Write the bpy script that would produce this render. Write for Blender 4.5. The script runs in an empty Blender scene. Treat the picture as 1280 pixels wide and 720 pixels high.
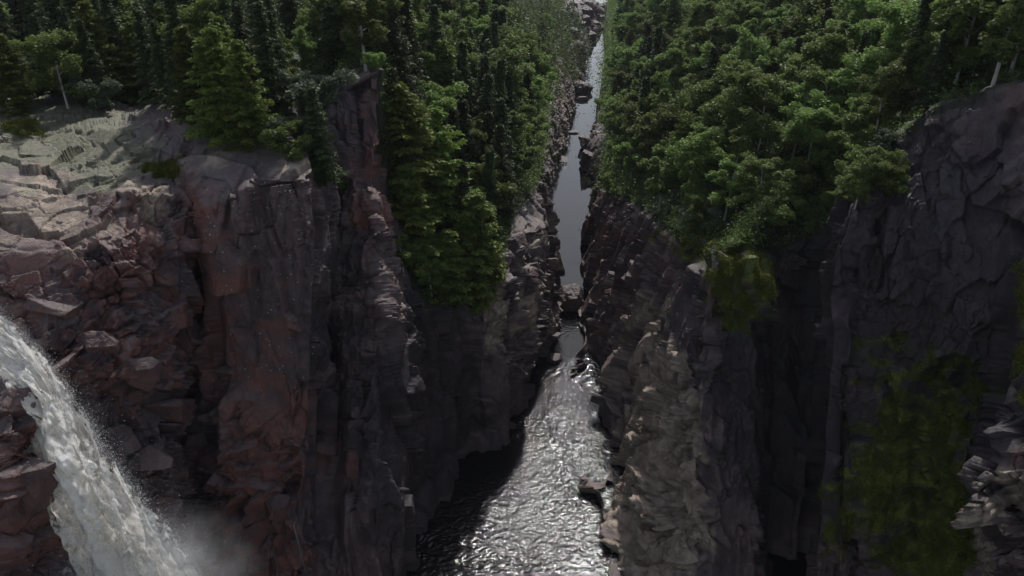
import bpy, math, random
import numpy as np
from mathutils import Vector, Matrix
from mathutils.bvhtree import BVHTree
R = math.radians
scene = bpy.context.scene
COL = scene.collection

# ------------------------------------------------------------------ camera, light, exposure
CAM_H, PITCH, F = 60.0, R(27), 986.0
cd = bpy.data.cameras.new('camera'); cam = bpy.data.objects.new('camera', cd); COL.objects.link(cam)
cam.location = (0, 0, CAM_H); cam.rotation_euler = (math.pi/2 - PITCH, 0, 0)
cd.sensor_width = 36; cd.lens = 36*F/1280; cd.clip_start = .5; cd.clip_end = 6000
scene.camera = cam
SUN_EL, SUN_AZ = R(50), R(14)       # azimuth measured from +Y towards +X
world = bpy.data.worlds.new('World'); scene.world = world; world.use_nodes = True
wn = world.node_tree.nodes; wl = world.node_tree.links
bg = wn['Background']; sky = wn.new('ShaderNodeTexSky'); sky.sky_type = 'NISHITA'; sky.sun_disc = False
sky.sun_elevation = SUN_EL; sky.sun_rotation = SUN_AZ; sky.air_density = 1.0; sky.dust_density = 1.5; sky.ozone_density = 1.0
hsv = wn.new('ShaderNodeHueSaturation'); hsv.inputs['Saturation'].default_value = .55
wl.new(sky.outputs[0], hsv.inputs['Color']); wl.new(hsv.outputs[0], bg.inputs[0]); bg.inputs[1].default_value = .108
sd = bpy.data.lights.new('sun', 'SUN'); sun = bpy.data.objects.new('sun', sd); COL.objects.link(sun)
sd.energy = 3.0; sd.angle = R(1.6); sd.color = (1, .97, .93)
sdir = Vector((math.sin(SUN_AZ)*math.cos(SUN_EL), math.cos(SUN_AZ)*math.cos(SUN_EL), math.sin(SUN_EL)))
sun.rotation_euler = sdir.to_track_quat('Z', 'Y').to_euler()
scene.view_settings.view_transform = 'Standard'; scene.view_settings.look = 'None'
scene.view_settings.exposure = 0.3; scene.view_settings.gamma = 1
scene.cycles.max_bounces = 6; scene.cycles.transparent_max_bounces = 12

# ------------------------------------------------------------------ helpers
CS, SN = math.cos(PITCH), math.sin(PITCH)
def P(px, py, Y):
    u = (px-640)/F; v = (py-360)/F
    k = Y/(CS - v*SN)
    return (u*k, Y, CAM_H + k*(-SN - v*CS))
def Pz(px, py, z):
    u = (px-640)/F; v = (py-360)/F
    k = (z-CAM_H)/(-SN - v*CS)
    return (u*k, k*(CS - v*SN), z)
def project(V):
    X, Y, Z = V[..., 0], V[..., 1], V[..., 2]-CAM_H
    d = Y*CS - Z*SN; up = Y*SN + Z*CS
    return 640+F*X/d, 360-F*up/d
def h32(ix, iy, iz, seed):
    a = (ix.astype(np.int64)*73856093) ^ (iy.astype(np.int64)*19349663) ^ (iz.astype(np.int64)*83492791) ^ (seed*2654435761)
    a = a & 0xffffffff
    a = ((a ^ (a >> 16))*0x45d9f3b) & 0xffffffff
    a = ((a ^ (a >> 16))*0x45d9f3b) & 0xffffffff
    return (a ^ (a >> 16))/4294967296.0
def vnoise(p, seed=0):
    i = np.floor(p); f = p-i; i = i.astype(np.int64); f = f*f*(3-2*f); r = 0
    for dx in (0, 1):
        for dy in (0, 1):
            for dz in (0, 1):
                w = (f[:, 0] if dx else 1-f[:, 0])*(f[:, 1] if dy else 1-f[:, 1])*(f[:, 2] if dz else 1-f[:, 2])
                r = r + w*h32(i[:, 0]+dx, i[:, 1]+dy, i[:, 2]+dz, seed)
    return r*2-1
def fbm(p, oct=4, seed=0, gain=.5):
    r = 0; a = 1; t = 0
    for o in range(oct):
        r = r + a*vnoise(p*(2.03**o)+17.3*o, seed+o); t += a; a *= gain
    return r/t
def blocks(p, seed, tilt=.5, jit=.8, zt=.35):
    """blocky fracture pattern: offset of each jointed block, and closeness to a joint"""
    i = np.floor(p-.5).astype(np.int64); n = len(p)
    b1 = np.full(n, 1e9); b2 = np.full(n, 1e9); val = np.zeros(n)
    for dx in (0, 1):
        for dy in (0, 1):
            for dz in (0, 1):
                c = i+np.array([dx, dy, dz])
                hx = h32(c[:, 0], c[:, 1], c[:, 2], seed); hy = h32(c[:, 0], c[:, 1], c[:, 2], seed+1); hz = h32(c[:, 0], c[:, 1], c[:, 2], seed+2)
                q = np.stack([p[:, 0]-c[:, 0]-.5-(hx-.5)*jit, p[:, 1]-c[:, 1]-.5-(hy-.5)*jit, p[:, 2]-c[:, 2]-.5-(hz-.5)*jit], 1)
                aq = np.abs(q); d = .85*aq.max(1)+.15*np.sqrt((q*q).sum(1))
                hv = h32(c[:, 0], c[:, 1], c[:, 2], seed+3)
                v = (hv-.5)*2+tilt*(q[:, 0]*(hx-.5)+q[:, 1]*(hy-.5)+zt*q[:, 2]*(hz-.4))*3
                m = d < b1
                b2 = np.where(m, b1, np.minimum(b2, d)); val = np.where(m, v, val); b1 = np.where(m, d, b1)
    return val, b2-b1
def rotm(ax, ay, az):
    return np.array((Matrix.Rotation(az, 3, 'Z') @ Matrix.Rotation(ay, 3, 'Y') @ Matrix.Rotation(ax, 3, 'X')))

def mesh_np(name, V, Fc, mat, smooth=False):
    """mesh from numpy vertices and an (n,k) face array"""
    V = np.asarray(V, dtype=np.float32); Fc = np.asarray(Fc, dtype=np.int32); k = Fc.shape[1]
    me = bpy.data.meshes.new(name); me.vertices.add(len(V)); me.vertices.foreach_set('co', V.ravel())
    me.loops.add(Fc.size); me.loops.foreach_set('vertex_index', Fc.ravel())
    me.polygons.add(len(Fc)); me.polygons.foreach_set('loop_start', np.arange(len(Fc), dtype=np.int32)*k)
    me.polygons.foreach_set('use_smooth', np.full(len(Fc), smooth))
    me.update(calc_edges=True); me.validate()
    if mat: me.materials.append(mat)
    return me
def attr(me, name, a):
    t = me.attributes.new(name, 'FLOAT', 'POINT'); t.data.foreach_set('value', np.asarray(a, dtype=np.float32))
def link(name, me, parent=None):
    o = bpy.data.objects.new(name, me); COL.objects.link(o)
    if parent: o.parent = parent
    return o
def tag(o, label=None, cat=None, group=None, kind=None):
    if label: o['label'] = label
    if cat: o['category'] = cat
    if group: o['group'] = group
    if kind: o['kind'] = kind
    return o
def grid_faces(nr, nc):
    i = np.arange(nr-1)[:, None]*nc+np.arange(nc-1)[None, :]; i = i.ravel()
    return np.stack([i, i+1, i+nc+1, i+nc], 1)

# ------------------------------------------------------------------ materials
def newmat(name):
    m = bpy.data.materials.new(name); m.use_nodes = True; nt = m.node_tree
    for n in list(nt.nodes): nt.nodes.remove(n)
    out = nt.nodes.new('ShaderNodeOutputMaterial'); return m, nt, out
class N:
    def __init__(s, nt): s.nt = nt
    def node(s, t, **kw):
        n = s.nt.nodes.new(t)
        for k, v in kw.items(): setattr(n, k, v)
        return n
    def put(s, n, k, v):
        if hasattr(v, 'is_linked') or hasattr(v, 'links'): s.nt.links.new(v, n.inputs[k])
        else: n.inputs[k].default_value = v
    def noise(s, vec, scale, detail=4, rough=.55, dist=0):
        n = s.node('ShaderNodeTexNoise'); s.put(n, 'Vector', vec); n.inputs['Scale'].default_value = scale
        n.inputs['Detail'].default_value = detail; n.inputs['Roughness'].default_value = rough; n.inputs['Distortion'].default_value = dist
        return n.outputs['Fac']
    def math(s, op, a, b=0, clamp=False):
        n = s.node('ShaderNodeMath', operation=op, use_clamp=clamp); s.put(n, 0, a); s.put(n, 1, b); return n.outputs[0]
    def ramp(s, v, lo, hi):
        n = s.node('ShaderNodeMapRange'); n.interpolation_type = 'SMOOTHSTEP'; s.put(n, 0, v); n.inputs[1].default_value = lo; n.inputs[2].default_value = hi; return n.outputs[0]
    def mix(s, f, a, b, blend='MIX'):
        n = s.node('ShaderNodeMix', data_type='RGBA', blend_type=blend); s.put(n, 0, f)
        s.put(n, 6, a if not isinstance(a, tuple) else (*a, 1)); s.put(n, 7, b if not isinstance(b, tuple) else (*b, 1)); return n.outputs[2]
    def mapping(s, vec, scale=(1, 1, 1), rot=(0, 0, 0)):
        n = s.node('ShaderNodeMapping'); s.put(n, 0, vec); n.inputs['Scale'].default_value = scale; n.inputs['Rotation'].default_value = rot; return n.outputs[0]
    def attr(s, name):
        return s.node('ShaderNodeAttribute', attribute_name=name).outputs['Fac']
    def bump(s, h, dist, strength=1, normal=None):
        n = s.node('ShaderNodeBump'); s.put(n, 'Height', h); n.inputs['Distance'].default_value = dist; n.inputs['Strength'].default_value = strength
        if normal is not None: s.put(n, 'Normal', normal)
        return n.outputs[0]

def rock_material(name='rock', attrs=True, tint=None):
    m, nt, out = newmat(name); n = N(nt)
    geo = n.node('ShaderNodeNewGeometry'); pos = n.node('ShaderNodeTexCoord').outputs['Object']
    sep = n.node('ShaderNodeSeparateXYZ'); nt.links.new(geo.outputs['Normal'], sep.inputs[0]); up = sep.outputs['Z']
    big = n.noise(pos, .12, 4); med = n.noise(pos, .7, 6, .65); fine = n.noise(pos, 5, 6, .7)
    streak = n.noise(n.mapping(pos, (1.6, 1.6, .12)), 1.0, 5, .6)
    c = n.mix(n.ramp(big, .42, .62), (.088, .064, .070), (.140, .088, .086))
    c = n.mix(n.ramp(med, .45, .75), c, (.165, .125, .120))
    c = n.mix(n.math('MULTIPLY', n.ramp(streak, .5, .72), .75), c, (.045, .040, .044))
    if attrs:
        c = n.mix(n.math('MULTIPLY', n.attr('red'), n.ramp(med, .3, .6)), c, (.205, .088, .074))
        c = n.mix(n.attr('tan'), c, n.mix(n.ramp(med, .35, .7), (.24, .185, .145), (.48, .385, .30)))
    # pale weathered skin on surfaces that lie open to the rain
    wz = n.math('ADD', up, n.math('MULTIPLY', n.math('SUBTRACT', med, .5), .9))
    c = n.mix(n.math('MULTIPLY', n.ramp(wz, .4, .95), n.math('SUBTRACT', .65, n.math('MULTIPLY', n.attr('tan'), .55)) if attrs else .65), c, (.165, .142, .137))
    c = n.mix(.55, c, n.mix(fine, (.25, .25, .25), (1.35, 1.35, 1.35)), 'MULTIPLY')
    if attrs:
        c = n.mix(n.attr('dark'), c, n.mix(med, (.020, .017, .021), (.046, .038, .043)))  # shade of the walls and recesses painted into the rock colour
        dots = n.node('ShaderNodeTexVoronoi'); nt.links.new(pos, dots.inputs['Vector']); dots.inputs['Scale'].default_value = 1.7
        dd = n.math('LESS_THAN', dots.outputs['Distance'], .10)
        c = n.mix(n.math('MULTIPLY', dd, n.attr('dots')), c, (.42, .42, .38))
        c = n.mix(n.math('MULTIPLY', n.attr('lichen'), n.ramp(fine, .25, .6)), c, (.155, .17, .092))
        c = n.mix(n.math('MULTIPLY', n.attr('moss'), n.ramp(n.math('ADD', up, fine), .15, .75)), c, n.mix(n.ramp(med, .4, .65), (.060, .078, .014), (.17, .20, .030)))
        c = n.mix(n.attr('pale'), c, (.75, .72, .7))
        c = n.mix(n.attr('soil'), c, n.mix(med, (.012, .013, .008), (.03, .035, .015)))
    cr = n.node('ShaderNodeTexVoronoi', feature='DISTANCE_TO_EDGE')
    wpos = n.node('ShaderNodeVectorMath', operation='ADD'); nt.links.new(n.mapping(pos, (1, 1, .7), (.2, .3, .4)), wpos.inputs[0])
    nz = n.node('ShaderNodeTexNoise'); nt.links.new(pos, nz.inputs['Vector']); nz.inputs['Scale'].default_value = 1.3; nt.links.new(nz.outputs['Color'], wpos.inputs[1])
    nt.links.new(wpos.outputs[0], cr.inputs['Vector']); cr.inputs['Scale'].default_value = 1.5
    crack = n.ramp(cr.outputs['Distance'], 0, .05)
    hgt = n.math('ADD', n.math('MULTIPLY', fine, .5), n.math('MULTIPLY', crack, .22))
    hgt = n.math('ADD', hgt, n.math('MULTIPLY', n.noise(pos, 18, 4, .7), .15))
    b = n.bump(hgt, .22, .8)
    pr = n.node('ShaderNodeBsdfPrincipled'); nt.links.new(c, pr.inputs['Base Color']); nt.links.new(b, pr.inputs['Normal'])
    nt.links.new(n.math('ADD', n.math('MULTIPLY', fine, .35), .42), pr.inputs['Roughness']); pr.inputs['Specular IOR Level'].default_value = .4
    nt.links.new(pr.outputs[0], out.inputs[0]); return m
ROCK = rock_material(); BOULDER = rock_material('boulder_rock', False)

def leaf_material(name, dark, light, trans=.35):
    m, nt, out = newmat(name); n = N(nt)
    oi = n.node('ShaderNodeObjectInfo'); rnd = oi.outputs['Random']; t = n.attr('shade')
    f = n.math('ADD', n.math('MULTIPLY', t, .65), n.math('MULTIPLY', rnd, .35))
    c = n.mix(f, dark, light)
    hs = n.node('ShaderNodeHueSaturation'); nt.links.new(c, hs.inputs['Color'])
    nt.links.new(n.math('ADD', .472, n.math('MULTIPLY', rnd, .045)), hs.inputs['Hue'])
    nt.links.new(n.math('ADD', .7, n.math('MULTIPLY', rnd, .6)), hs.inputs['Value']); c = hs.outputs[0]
    d = n.node('ShaderNodeBsdfPrincipled'); nt.links.new(c, d.inputs['Base Color']); d.inputs['Roughness'].default_value = .6; d.inputs['Specular IOR Level'].default_value = .25
    tr = n.node('ShaderNodeBsdfTranslucent'); nt.links.new(c, tr.inputs[0])
    mx = n.node('ShaderNodeMixShader'); mx.inputs[0].default_value = trans
    nt.links.new(d.outputs[0], mx.inputs[1]); nt.links.new(tr.outputs[0], mx.inputs[2]); nt.links.new(mx.outputs[0], out.inputs[0]); return m
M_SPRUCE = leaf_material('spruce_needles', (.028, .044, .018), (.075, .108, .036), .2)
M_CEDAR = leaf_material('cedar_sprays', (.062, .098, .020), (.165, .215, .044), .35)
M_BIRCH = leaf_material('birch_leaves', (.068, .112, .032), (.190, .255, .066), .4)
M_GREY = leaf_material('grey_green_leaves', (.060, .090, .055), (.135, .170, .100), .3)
def plain(name, col, rough=.8, scale=6, var=.5):
    m, nt, out = newmat(name); n = N(nt); pos = n.node('ShaderNodeTexCoord').outputs['Object']
    f = n.noise(n.mapping(pos, (1, 1, .3)), scale, 5, .65)
    c = n.mix(f, tuple(x*(1-var) for x in col), tuple(x*(1+var) for x in col))
    pr = n.node('ShaderNodeBsdfPrincipled'); nt.links.new(c, pr.inputs['Base Color']); pr.inputs['Roughness'].default_value = rough; pr.inputs['Specular IOR Level'].default_value = .15
    nt.links.new(n.bump(f, .03), pr.inputs['Normal']); nt.links.new(pr.outputs[0], out.inputs[0]); return m
M_BARK = plain('bark', (.075, .060, .048)); M_PALEBARK = plain('birch_bark', (.38, .36, .32)); M_DEAD = plain('dead_wood', (.30, .28, .26)); M_SOIL = plain('soil', (.02, .022, .012), 1, .5)

# ------------------------------------------------------------------ cliffs: stations from near to far, each bottom to top
L = [
 [(-420,1000,26),(-420,760,28),(-420,640,32),(-420,520,37),(-420,430,42),(-420,300,50),(-420,215,60),(-420,150,72),(-420,60,112)],
 [(-100,1000,33),(-100,760,35),(-90,640,38),(-85,540,41),(-80,430,45.5),(-80,300,52),(-80,215,60),(-80,150,72),(-80,60,110)],
 [(0,1000,34),(0,760,35.5),(10,640,37.5),(10,540,39.5),(10,440,46),(0,310,51.5),(0,230,58.5),(0,160,70),(0,50,112)],
 [(60,1000,35),(60,760,37.5),(60,640,40),(62,540,43),(60,430,46.5),(60,310,52),(60,240,58),(60,160,70),(60,50,115)],
 [(150,1000,37),(150,760,40.5),(150,640,43.5),(150,540,46.5),(150,450,49),(150,310,53),(160,240,57.5),(150,160,69),(150,50,115)],
 [(205,1000,38),(205,760,43),(205,640,45.5),(210,540,49),(215,450,52),(225,330,56),(225,250,59),(175,160,68.5),(175,50,115)],
 [(240,1000,40),(240,760,48.5),(240,640,52.5),(240,540,55.5),(245,450,58),(255,330,60.5),(258,260,60),(215,150,68),(215,50,115)],
 [(275,1000,42),(275,760,49),(275,640,51),(275,540,53),(275,450,54.8),(272,330,56.8),(268,258,58),(235,150,66.5),(235,50,114)],
 [(330,1000,43),(330,760,49.5),(330,640,51.6),(330,540,53.4),(330,440,55),(325,310,56.8),(320,235,58.2),(310,178,64),(310,50,112)],
 [(385,1000,44),(385,760,50),(385,640,52),(385,540,53.6),(388,440,55),(390,310,56.5),(390,222,58),(385,198,60.5),(400,50,110)],
 [(402,1000,46),(402,760,51),(402,640,55.5),(402,540,59.5),(405,440,63),(407,310,67),(407,232,69),(405,175,72),(430,50,110)],
 [(440,1000,46),(436,760,51.2),(436,640,53.6),(434,540,56.5),(430,440,60.5),(420,340,66),(416,230,71),(420,98,74),(440,40,112)],
 [(480,1000,46),(472,760,51),(472,640,53.2),(472,540,56),(475,440,60),(470,350,64.5),(462,230,69.5),(478,84,74),(480,40,112)],
 [(510,1000,47),(508,760,51.6),(505,640,55),(500,540,59),(498,440,63.5),(492,350,68.5),(486,230,74),(490,100,79),(500,40,118)],
 [(535,900,52),(532,690,59),(532,620,64),(532,520,67.5),(530,450,69.3),(528,395,71),(520,330,77),(520,180,91),(530,40,130)],
 [(600,700,68),(600,575,73.3),(600,530,74),(598,470,75),(596,420,76),(600,380,78),(605,330,82),(600,190,97),(600,40,150)],
 [(640,640,70),(640,562,75.2),(640,520,75.8),(636,455,76.4),(632,400,77.6),(634,350,80),(640,290,86),(640,200,105),(640,50,170)],
 [(672,540,80),(670,488,87.5),(672,450,88.2),(676,405,89),(680,370,90),(684,325,91),(684,285,94),(672,220,112),(665,90,178)],
 [(700,440,98),(700,402,106.5),(700,388,107),(700,370,107.5),(699,350,108),(696,325,109),(688,292,112),(674,235,126),(664,100,190)],
 [(690,360,118),(686,290,140),(684,275,142),(682,262,144),(680,250,146),(677,235,149),(674,215,154),(668,170,170),(662,90,215)],
 [(684,300,140),(683,262,153),(681,250,155),(679,238,157),(679,226,160),(678,210,163),(676,190,168),(672,150,182),(668,80,225)],
 [(708,220,175),(704,182,199),(703,170,200),(701,156,201),(699,142,203),(697,128,206),(694,112,212),(686,85,230),(675,40,290)],
 [(722,170,215),(719,140,234),(718,128,236),(716,114,238),(713,100,241),(708,86,246),(702,72,254),(694,50,272),(685,15,340)],
 [(718,120,260),(716,96,279),(714,86,281),(712,76,284),(709,66,288),(705,56,293),(700,46,300),(692,30,320),(684,5,380)],
 [(738,80,310),(735,56,345),(733,47,347),(731,38,350),(728,28,354),(724,18,360),(720,8,368),(712,-5,390),(700,-20,450)],
 [(756,50,390),(753,28,415),(752,20,418),(750,12,422),(747,4,427),(743,-4,433),(738,-12,440),(730,-22,460),(720,-30,520)],
]
Rr = [
 [(752,50,390),(753,26,420),(754,18,423),(756,10,427),(758,2,432),(761,-6,438),(765,-14,446),(775,-24,470),(800,-32,540)],
 [(760,120,260),(756,86,298),(757,78,300),(758,68,302),(760,56,305),(762,44,309),(766,32,315),(785,0,340),(830,-20,420)],
 [(745,200,190),(743,160,216),(745,152,217),(747,142,218),(749,130,220),(752,116,223),(757,100,228),(785,30,255),(850,-15,330)],
 [(728,250,165),(726,212,180),(727,200,181),(731,188,182),(736,176,184),(744,162,187),(756,148,192),(790,60,220),(850,-10,280)],
 [(748,280,150),(745,236,166),(747,228,167),(750,219,168),(753,208,170),(757,194,173),(764,178,178),(795,80,205),(850,-10,260)],
 [(726,360,118),(724,322,129),(727,308,130),(731,292,131),(736,274,132),(741,254,134),(750,232,138),(790,120,165),(850,0,215)],
 [(732,440,95),(731,400,107),(737,380,107.6),(745,352,108.4),(754,318,109.6),(764,280,111.5),(780,238,115),(825,110,142),(900,-10,195)],
 [(742,540,80),(741,482,89),(750,455,89.6),(764,415,90.4),(780,365,91.6),(796,310,93.5),(815,256,97),(868,110,126),(940,-10,180)],
 [(748,600,68),(747,560,75.5),(762,530,76),(780,485,76.8),(800,425,78),(822,350,80),(845,290,82.5),(900,120,115),(980,-10,170)],
 [(756,700,58),(768,640,64.6),(778,600,65.2),(802,545,66),(826,475,67.3),(850,385,69.5),(872,305,72.5),(940,150,103),(1020,-10,160)],
 [(785,800,47),(774,722,55.7),(806,680,56.6),(832,610,57.8),(852,520,59.5),(868,420,62),(882,325,65.5),(965,190,86),(1050,-5,145)],
 [(830,900,43),(838,790,50),(850,715,53),(862,625,55.6),(874,530,57.6),(880,430,60),(892,315,64),(985,200,80),(1080,10,130)],
 [(890,900,44),(886,790,50.4),(886,700,53.8),(886,605,56.4),(887,500,58.8),(893,400,61.5),(905,300,65),(995,205,76),(1100,20,122)],
 [(940,900,45),(938,800,50.6),(938,700,54.4),(940,605,57.4),(942,500,60),(945,400,62.7),(950,305,66.5),(1010,220,75),(1120,30,118)],
 [(962,900,46),(958,800,52.5),(960,700,58),(964,605,61),(966,500,63.5),(968,400,66),(972,305,69),(1022,228,75),(1130,30,115)],
 [(1008,900,46),(1006,800,52.5),(1008,700,57.5),(1010,605,61),(1012,500,64),(1015,400,66.5),(1018,310,69),(1040,230,73),(1150,30,110)],
 [(1016,900,41),(1018,800,46),(1020,700,48.6),(1023,605,50.6),(1028,500,52.6),(1036,400,55),(1052,275,58.4),(1068,195,63),(1180,30,100)],
 [(1070,900,40),(1070,800,45),(1072,700,47.8),(1076,605,49.8),(1082,500,52),(1090,400,54.2),(1100,262,58),(1112,160,63),(1200,20,98)],
 [(1110,900,39),(1112,800,43),(1115,700,46),(1120,605,48),(1126,500,50.4),(1132,400,53),(1142,250,57),(1155,130,62),(1225,10,95)],
 [(1175,900,36.5),(1180,800,39.3),(1188,700,42),(1198,605,44),(1208,500,47),(1215,400,50),(1222,245,55),(1235,105,60),(1270,8,90)],
 [(1255,900,35),(1245,800,37.5),(1240,705,40.5),(1215,610,43.4),(1222,520,46),(1236,410,49),(1250,240,54),(1262,95,59),(1300,8,90)],
 [(1262,900,31),(1252,800,33),(1246,705,35),(1216,596,38),(1244,505,41),(1270,405,45.5),(1290,240,52),(1305,90,57.5),(1340,5,90)],
 [(1330,900,29),(1330,800,31),(1325,705,33),(1310,600,36),(1310,505,39),(1320,405,43.5),(1335,240,50),(1345,85,56.5),(1380,5,90)],
 [(1700,900,22),(1700,800,24),(1700,705,27),(1700,600,30),(1690,505,33.5),(1680,405,39),(1670,240,46),(1660,85,54),(1650,5,90)],
]
# how much of each (station, level) is soil under the forest
def ctrl(st):
    return np.array([[P(*q) for q in s] for s in st]), np.array([[(q[0], q[1]) for q in s] for s in st], float)
def loft(st, soil_fn, seed, flip, px_k=.85):
    C, Q = ctrl(st); S, K, _ = C.shape
    cs = [0.0]; step = []
    for s in range(S-1):
        dpx = np.abs(Q[s+1, 1:7, 0]-Q[s, 1:7, 0]).max(); dw = np.linalg.norm(C[s+1, 1:7]-C[s, 1:7], axis=1).max()
        step.append(int(max(4, min(190, max(dpx*px_k, min(dw/.22, 90))))))
    rows = []
    for k in range(K-1):
        d = np.abs(Q[:, k+1, 1]-Q[:, k, 1]); d = np.clip(d, 0, 160); kk = px_k if k not in (0, 7) else (.15 if k == 0 else .95)
        rows.append(int(max(6, d.max()*kk)))
    u = np.concatenate([np.linspace(s, s+1, step[s], endpoint=False) for s in range(S-1)]+[[S-1.0]])
    v = np.concatenate([np.linspace(k, k+1, rows[k], endpoint=False) for k in range(K-1)]+[[K-1.0]])
    U, V = np.meshgrid(u, v)
    # wander the joints between the stations so no crease runs straight
    pp = np.stack([U.ravel()*1.3, V.ravel()*1.3, np.zeros(U.size)], 1)
    wu = fbm(pp, 3, seed).reshape(U.shape)*.20; wv = fbm(pp+50, 3, seed+5).reshape(U.shape)*.15
    U2 = np.clip(U+wu, 0, S-1-1e-6); V2 = np.clip(V+wv, 0, K-1-1e-6)
    def samp(A, U, V):
        i = np.floor(U).astype(int); j = np.floor(V).astype(int); i = np.minimum(i, S-2); j = np.minimum(j, K-2)
        f = U-i; g = V-j
        if A.ndim == 3: f = f[..., None]; g = g[..., None]
        return (A[i, j]*(1-f)+A[i+1, j]*f)*(1-g)+(A[i, j+1]*(1-f)+A[i+1, j+1]*f)*g
    W = samp(C, U2, V2)
    # smoothed normals of the undisplaced sheet
    du = np.gradient(samp(C, U, V), axis=1); dv = np.gradient(samp(C, U, V), axis=0)
    nn = np.cross(du, dv); nn /= np.linalg.norm(nn, axis=2, keepdims=True)+1e-9
    for _ in range(10):
        nn[1:-1] = (nn[:-2]+nn[2:]+nn[1:-1])/3; nn[:, 1:-1] = (nn[:, :-2]+nn[:, 2:]+nn[:, 1:-1])/3
    nn /= np.linalg.norm(nn, axis=2, keepdims=True)+1e-9
    soil = np.clip(soil_fn(U2, V2)+.25*wv, 0, 1)
    return W.reshape(-1, 3), nn.reshape(-1, 3), soil.ravel(), len(v), len(u), U2.ravel(), V2.ravel()

def style_sheer(W, seed, rot, smooth):
    """tall faces parted by upright joints"""
    warp = np.stack([fbm(W*.09, 2, seed+31), fbm(W*.09+9, 2, seed+37), fbm(W*.05+21, 2, seed+41)], 1)
    Q = (W+warp*1.2) @ rotm(*rot).T
    v0, e0 = blocks(Q/np.array([7, 7, 26.])+11, seed+55, .8, 1.0)
    v1, e1 = blocks(Q/np.array([2.7, 2.7, 10.]), seed+60, .9, 1.0)
    v2, e2 = blocks(Q/np.array([1.3, 1.3, 3.6])+3, seed+70, .9, .9)
    v3, e3 = blocks(Q/np.array([.6, .6, 1.2])+7, seed+80, .9, .9, .6)
    part = np.clip(fbm(W*.16+60, 2, seed+85)*2.6+.45, .06, 1.3)
    o1 = np.clip(fbm(W*.3+80, 2, seed+86)*3+.4, 0, 1)
    sm = 1-.7*smooth
    return v0*1.1+v1*.7*(1-.35*smooth)+sm*part*(v2*.36+v3*.13)-.45*o1*np.exp(-(e1/.02)**2)-.12*part*sm*np.exp(-(e2/.03)**2)
def style_slabs(W, seed, rot, smooth):
    """dipping slabs and angular blocks"""
    warp = np.stack([fbm(W*.12, 2, seed+31), fbm(W*.12+9, 2, seed+37), fbm(W*.12+21, 2, seed+41)], 1)
    Q = (W+warp*1.4) @ rotm(*rot).T
    v0, e0 = blocks(Q/np.array([7, 5, 4.2])+11, seed+155, 1.1, 1.0, 1)
    v1, e1 = blocks(Q/np.array([3.2, 2.6, 2.2]), seed+160, 1.2, 1.0, 1)
    v2, e2 = blocks(Q/np.array([1.5, 1.2, .9])+3, seed+170, 1.2, .9, 1)
    v3, e3 = blocks(Q/np.array([.6, .6, .45])+7, seed+180, 1.0, .9, 1)
    part = np.clip(fbm(W*.2+60, 2, seed+85)*2.6+.5, .08, 1.3); sm = 1-.75*smooth
    return (v0*.85+v1*.55)*(1-.4*smooth)+sm*part*(v2*.30+v3*.11)-.3*sm*np.exp(-(e1/.02)**2)
def fracture(W, nn, soil, smooth, slab, seed, far, push):
    d = fbm(W*.11, 3, seed)*1.1-push
    amp = (1-soil*.85)*np.interp(nn[:, 2], [.35, .85], [1, .34])
    pat = np.zeros(len(W)); a = slab < .98; pat[a] += (1-slab[a])*style_sheer(W[a], seed, (.05, .07, .3), smooth[a])
    a = slab > .02; pat[a] += slab[a]*style_slabs(W[a], seed, (.25, .5, .35), smooth[a])
    d += amp*pat+amp*.13*fbm(W*.9, 5, seed+97, .6)+soil*.3*fbm(W*.7, 3, seed+98)
    return W+nn*(d*far)[:, None]

def splat(px, py, lst, W, seed, soft=1.0):
    a = np.zeros(len(px))
    for (cx, cy, rx, ry, st) in lst:
        q = ((px-cx)/rx)**2+((py-cy)/ry)**2
        a = np.maximum(a, st*np.clip(1.25-q, 0, 1)**soft)
    nz = fbm(W*(1.1 if seed == 14 else .5), 4, seed, .6)
    return np.clip((a+nz*1.15-.34)*2.2, 0, 1)*(a > .01)
RED = [(120,330,170,110,.75),(330,560,80,170,.9),(270,420,60,160,.7),(60,620,140,150,.9),(20,540,80,80,1),(140,440,130,90,.8),(330,600,90,180,.75),(320,470,80,120,.6),(250,290,40,70,.9),(470,200,40,130,.7),(420,520,40,110,.5),(90,360,130,50,.6),(760,330,50,130,.45),(1275,570,25,50,1.3),(330,690,90,60,1)]
TAN = [(820,580,72,190,1.35),(790,420,60,70,.7),(640,410,60,60,.6),(680,330,40,70,.5),(700,130,30,90,.45),(740,195,30,50,.3),(1240,640,45,110,.6),(60,260,150,60,.65),(160,240,90,40,.6),(330,205,110,22,.5)]
LICH = [(60,170,140,55,1.2),(130,205,80,40,1),(20,215,60,30,.7)]
MOSS = [(925,350,42,70,1.0),(1135,610,80,130,1.05),(1165,680,55,70,1.5),(1060,650,50,80,.6),(1275,400,25,90,1.0),(1060,205,70,35,.8),(1130,480,80,60,.5),(215,215,40,14,1),(30,160,30,12,1),(880,300,60,30,.8),(1180,480,50,50,.7)]
SHADE_PAINT = [(1110,420,260,330,1.15),(520,560,110,200,1.1),(420,420,40,200,.8),(960,500,60,260,1.1)]  # painted shade: right wall, its recess, the left recess and the cleft
DOTS = [(330,340,110,170,1.3)]
def blob(px, py, lst):
    a = np.zeros(len(px))
    for (cx, cy, rx, ry) in lst:
        q = np.sqrt(((px-cx)/rx)**2+((py-cy)/ry)**2); a = np.maximum(a, np.clip((1.1-q)/.2, 0, 1))
    return a
SLABZ = [(40,330,215,260),(110,600,180,190),(300,600,75,110),(830,620,55,150),(1240,650,50,130),(700,110,40,120),(735,190,40,40),(655,390,45,70)]
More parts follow.
